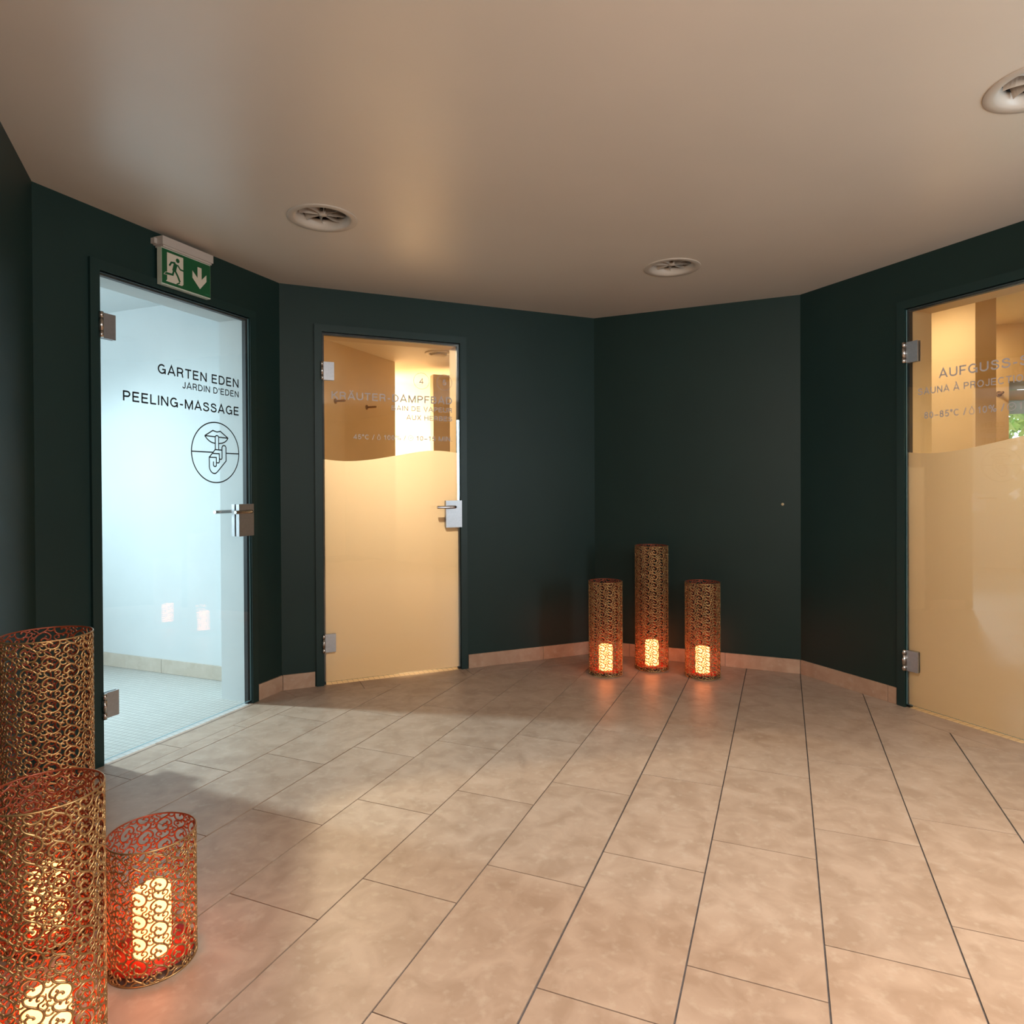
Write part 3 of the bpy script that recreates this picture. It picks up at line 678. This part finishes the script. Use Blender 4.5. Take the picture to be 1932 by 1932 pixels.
# ------------------------------------------------------------------ ceiling vents
def make_vent():
    v = empty('ceiling_vent', Matrix.Identity(4))
    b = MB(); b.lathe([(0.143, 0.0), (0.143, -0.002), (0.1415, -0.003), (0.118, -0.0032), (0.112, -0.001), (0.104, 0.008), (0.098, 0.022), (0.096, 0.034), (0.0985, 0.036), (0.113, 0.004), (0.117, 0.0)], 64)
    b.build('flange', M_VENT, v)
    b = MB(); b.lathe([(0.099, 0.034), (0.099, 0.14), (0.0, 0.14)], 48); b.build('duct', M_DARK, v)
    for k in range(8):
        b = MB(); a0 = k * math.pi / 4 + 0.25; vs = []; nr = 8
        for i in range(nr + 1):
            r = 0.016 + (0.094 - 0.016) * i / nr; bend = 0.10 * math.sin(math.pi * i / nr)
            lead = a0 + bend; tr = a0 + bend + 0.16 + 0.10 * (0.02 / r)
            for (aa, zz) in ((lead, 0.014), (tr, 0.048), (tr + 0.012, 0.048), (lead + 0.0016 / r, 0.014)):
                vs.append((r * math.cos(aa), r * math.sin(aa), zz))
        fs = []
        for i in range(nr):
            for j in range(4): fs.append((i * 4 + j, i * 4 + (j + 1) % 4, (i + 1) * 4 + (j + 1) % 4, (i + 1) * 4 + j))
        fs += [(3, 2, 1, 0), (nr * 4, nr * 4 + 1, nr * 4 + 2, nr * 4 + 3)]
        b.add(vs, fs); fixn(b.build('blade', M_VENT, v))
    b = MB(); b.lathe([(0.0, 0.010), (0.004, 0.010), (0.016, 0.013), (0.018, 0.018), (0.018, 0.030), (0.0, 0.030)], 24); b.build('hub', M_VENT, v)
    return v
v0 = make_vent()
VL = ['round swirl air vent in the ceiling between the exit sign and the frosted door', 'round swirl air vent in the ceiling above the three far lanterns', 'round swirl air vent cut off at the upper right picture edge']
for i, (x, y) in enumerate(VENTS):
    v = v0 if i == 0 else copy_tree(v0)
    v.matrix_world = Matrix.Translation((x, y, H)) @ Matrix.Rotation(i * 0.35, 4, 'Z')
    tag(v, VL[i], 'vent', 'round ceiling vents')
b = MB(); b.lathe([(0.11, 0.0), (0.11, -0.008), (0.085, -0.012), (0.07, -0.006), (0.07, 0.0)], 40)
o = b.build('disc_valve', M_CREAM2); o.matrix_world = WM(2) @ Matrix.Translation((1.305, 1.305, 2.20))
b = MB(); b.lathe([(0.0, -0.030), (0.05, -0.028), (0.066, -0.020), (0.05, -0.016), (0.0, 0.0)], 32); b.build('disc', M_CREAM2, o)
tag(o, 'round cream air valve in the ceiling behind the frosted door', 'vent')

# ------------------------------------------------------------------ robe hooks behind the doors
def hook(mat, label):
    b = MB(); b.lathe([(0.0, 0.006), (0.018, 0.006), (0.020, 0.004), (0.020, 0.0)], 20)
    o = b.build('robe_hook', M_BRONZE2); o.matrix_world = mat
    b = MB(); b.lathe([(0.0085, 0.004), (0.0085, 0.086), (0.007, 0.089), (0.0, 0.089)], 14); b.build('peg', M_BRONZE2, o)
    tag(o, label, 'hook', 'robe hooks')
M_BRONZE2 = simple('dark brass', (0.30, 0.17, 0.06), 0.35, 0.8)
nrm = (Vector(wp(2, 1, 0)) - Vector(wp(2, 0, 1))).normalized()
for (s, y, z, lab) in ((0.477, 1.227, 1.761, 'left of two brass hooks behind the frosted door'), (0.767, 1.517, 1.760, 'right of two brass hooks behind the frosted door')):
    p = wp(2, s, y, z); m = nrm.to_track_quat('Z', 'Y').to_matrix().to_4x4(); m.translation = p; hook(m, lab)
m = (-qb).to_track_quat('Z', 'Y').to_matrix().to_4x4(); m.translation = QM @ Vector((WL - 0.060, 0.0, 1.745)); hook(m, 'brass hook beside the window behind the sauna door')

# ------------------------------------------------------------------ scrollwork lanterns
def smooth(P, n=2):
    out = []
    for i in range(len(P) - 1):
        p0, p1, p2, p3 = P[max(0, i - 1)], P[i], P[i + 1], P[min(len(P) - 1, i + 2)]
        for k in range(n):
            t = k / n
            out.append(tuple(0.5 * (2 * p1[c] + (p2[c] - p0[c]) * t + (2 * p0[c] - 5 * p1[c] + 4 * p2[c] - p3[c]) * t * t + (3 * p1[c] - p0[c] - 3 * p2[c] + p3[c]) * t ** 3) for c in (0, 1)))
    out.append(P[-1]); return out
# one scroll of the pierced pattern (units of 1/7000 m, y down): roundel with stem, inner curl, small side curls
SCROLL = [([(-18, -178), (0, -212), (-42, -230), (-88, -202), (-82, -150), (-35, -105), (40, -72), (105, -18), (126, 50), (98, 115), (30, 142), (-42, 122), (-70, 62), (-38, 20), (12, 32), (22, 62)], .0024),
          ([(70, -52), (0, -88), (-70, -72), (-116, -22), (-116, 28), (-82, 52), (-46, 34), (-36, 2), (-58, -18)], .0023),
          ([(-70, -128), (-108, -104), (-152, -112), (-176, -148), (-152, -182), (-122, -160)], .0019),
          ([(-45, 128), (-98, 140), (-146, 112), (-138, 66), (-104, 78)], .0018),
          ([(110, -10), (150, -20), (165, -62), (135, -88), (108, -66)], .0018),
          ([(62, -60), (70, -105), (112, -124), (132, -165), (100, -200), (56, -184), (52, -148), (82, -152)], .0018)]
NC = 7
def lattice_mesh(rows, Rr):
    CHT = 0.05; cw = 2 * math.pi / NC; CWM = 600 / 7000.0; NS = 6
    cell = []
    for ox, oy in ((150, 0), (450, 175)):
        for P, hw in SCROLL:
            pts = [((x + ox) / 7000.0, -(y + oy) / 7000.0) for x, y in smooth(P, 2)]
            n = len(pts); rings = []
            for i, (x, y) in enumerate(pts):
                a = pts[max(0, i - 1)]; c = pts[min(n - 1, i + 1)]
                t = Vector((c[0] - a[0], c[1] - a[1])).normalized(); nn = Vector((-t.y, t.x))
                e = min(i, n - 1 - i); wf = 1.12 if e == 0 else 1.2 if e == 1 else 1.0
                w = hw * wf; th = 0.0017 * wf
                for j in range(NS):
                    al = 2 * math.pi * j / NS
                    rings.append((x, y, nn.x * w * math.cos(al), nn.y * w * math.cos(al), th * math.sin(al)))
            cell.append((n, rings))
    vs = []; fs = []; top = rows * CHT
    for r in range(0, rows + 2):
        for c in range(NC):
            for n, rings in cell:
                zs = [r * CHT + q[1] for q in rings[::NS]]
                if max(zs) < 0.001 or min(zs) > top - 0.001: continue
                o = len(vs)
                for (x, y, dx, dy, dr) in rings:
                    ang = c * cw + (x + dx) / CWM * cw; z = min(max(r * CHT + y + dy, 0.0015), top - 0.0015)
                    rad = Rr + dr; vs.append((rad * math.cos(ang), rad * math.sin(ang), z))
                for i in range(n - 1):
                    for j in range(NS):
                        fs.append((o + i * NS + j, o + (i + 1) * NS + j, o + (i + 1) * NS + (j + 1) % NS, o + i * NS + (j + 1) % NS))
                fs.append(tuple(o + j for j in range(NS))); fs.append(tuple(o + (n - 1) * NS + j for j in range(NS))[::-1])
    me = bpy.data.meshes.new('lattice'); me.from_pydata(vs, [], fs); me.materials.append(M_BRONZE)
    me.polygons.foreach_set('use_smooth', [True] * len(me.polygons)); me.update()
    bm = bmesh.new(); bm.from_mesh(me); bmesh.ops.recalc_face_normals(bm, faces=bm.faces); bm.to_mesh(me); bm.free()
    return me
def make_lantern(rows, Rr):
    h = rows * 0.05
    l = empty('scrollwork_lantern', Matrix.Identity(4))
    o = bpy.data.objects.new('lattice', lattice_mesh(rows, Rr)); COL.objects.link(o); o.parent = l
    for z in (0.0025, h - 0.001):
        b = MB(); b.tube([(Rr * math.cos(2 * math.pi * k / 64), Rr * math.sin(2 * math.pi * k / 64), z) for k in range(64)], 0.0021, 8, closed=True)
        b.build('rim', M_BRONZE, l)
    b = MB(); b.lathe([(0.0, 0.020), (Rr - 0.003, 0.020), (Rr - 0.003, 0.023), (0.0, 0.023)], 48); b.build('base_plate', M_RED, l)
    return l
def make_candle():
    c = empty('pillar_candle', Matrix.Identity(4))
    b = MB(); b.lathe([(0.0, 0.0), (0.039, 0.0), (0.040, 0.003), (0.040, 0.138), (0.038, 0.144), (0.030, 0.138), (0.0, 0.132)], 40); b.build('wax_body', M_WAX, c)
    b = MB(); b.tube([(0, 0, 0.131), (0.001, 0, 0.146)], 0.0012, 6); b.build('wick', M_DARK, c)
    return c
LANT = [  # x, y, rows, radius, turn, label, candle label
    (-0.8540, 1.5490, 6, 0.0945, 0.20, 'shortest scrollwork lantern glowing red, on the floor in front at left', 'lit candle inside the shortest lantern in front at left'),
    (-0.8716, 1.2203, 11, 0.0955, 1.30, 'nearest bronze scrollwork lantern, cut off by the lower left picture corner', 'lit candle inside the lantern cut off by the lower left corner'),
    (-1.1562, 1.6314, 15, 0.0977, 0.70, 'tall bronze scrollwork lantern at the left edge in front of the clear glass door frame', 'lit candle inside the tall lantern at the left edge'),
    (0.5530, 3.9200, 11, 0.0985, 0.10, 'left of the three far scrollwork lanterns, medium height', 'lit candle in the left of the three far lanterns'),
    (0.8500, 4.0250, 15, 0.0990, 0.40, 'tallest of the three far scrollwork lanterns, in the middle', 'lit candle in the tallest far lantern in the middle'),
    (1.1120, 3.8560, 11, 0.0990, 0.90, 'right of the three far scrollwork lanterns, medium height', 'lit candle in the right of the three far lanterns')]
cand0 = None; cache = {}
for (x, y, rows, rad, turn, lab, clab) in LANT:
    if rows in cache: l = copy_tree(cache[rows][0]); k = rad / cache[rows][1]
    else: l = make_lantern(rows, rad); cache[rows] = (l, rad); k = 1.0
    l.matrix_world = Matrix.Translation((x, y, 0)) @ Matrix.Rotation(turn, 4, 'Z') @ Matrix.Diagonal((k, k, 1, 1))
    tag(l, lab, 'lantern', 'scrollwork lanterns')
    if cand0 is None: c = cand0 = make_candle()
    else: c = copy_tree(cand0)
    c.matrix_world = Matrix.Translation((x, y, 0.0235)) @ Matrix.Rotation(turn * 2, 4, 'Z')
    tag(c, clab, 'candle', 'candles in the lanterns')

# ------------------------------------------------------------------ greenery outside the lobby window
def shrub(pos, hgt, rad, n, seed, label):
    rnd = random.Random(seed)
    r = empty('garden_shrub', Matrix.Translation(pos)); tag(r, label, 'shrub', 'shrubs outside the window')
    b = MB(); b.tube([(0, 0, 0), (0.03, 0.02, hgt * 0.5), (0, 0.05, hgt * 0.85)], 0.035, 8); b.build('stem', M_BARK, r)
    b = MB()
    for i in range(n):
        u = rnd.uniform(-1, 1); ph = rnd.uniform(0, 2 * math.pi); q = math.sqrt(1 - u * u); d = rad * rnd.uniform(0.45, 1.0)
        c = Vector((d * q * math.cos(ph), d * q * math.sin(ph), hgt * 0.68 + d * u * 1.25))
        ax = Vector((rnd.uniform(-1, 1), rnd.uniform(-1, 1), rnd.uniform(-1, 1))).normalized(); s = rnd.uniform(0.05, 0.10)
        e1 = ax.orthogonal().normalized(); e2 = ax.cross(e1)
        b.add([c - e1 * s, c + e2 * s * 0.45 + ax * 0.008, c + e1 * s, c - e2 * s * 0.45 + ax * 0.008], [(0, 1, 2, 3)])
    tag(b.build('foliage', M_LEAF, r))
for i, (u, dd, hh, lab) in enumerate(((0.0, 1.5, 1.9, 'leafy green shrub outside the window, left one'), (1.9, 2.6, 2.0, 'leafy green shrub outside the window, right one'))):
    p = QM @ Vector((WL + u, dd, 0)); shrub((p.x, p.y, 0.0), hh, 0.75, 1500, i, lab)
gm = MB(); p0 = QM @ Vector((WL - 2, 0.3, 0)); g = [QM @ Vector((WL + a, c, 0)) for a, c in ((-2, 0.3), (3, 0.3), (3, 4.5), (-2, 4.5))]
gm.prism([(q.x, q.y) for q in g], -0.1, -0.0, 'z', 0)
struct(fixn(gm.build('ground_garden', M_LEAF)), 'green ground outside the window behind the sauna door', 'ground')
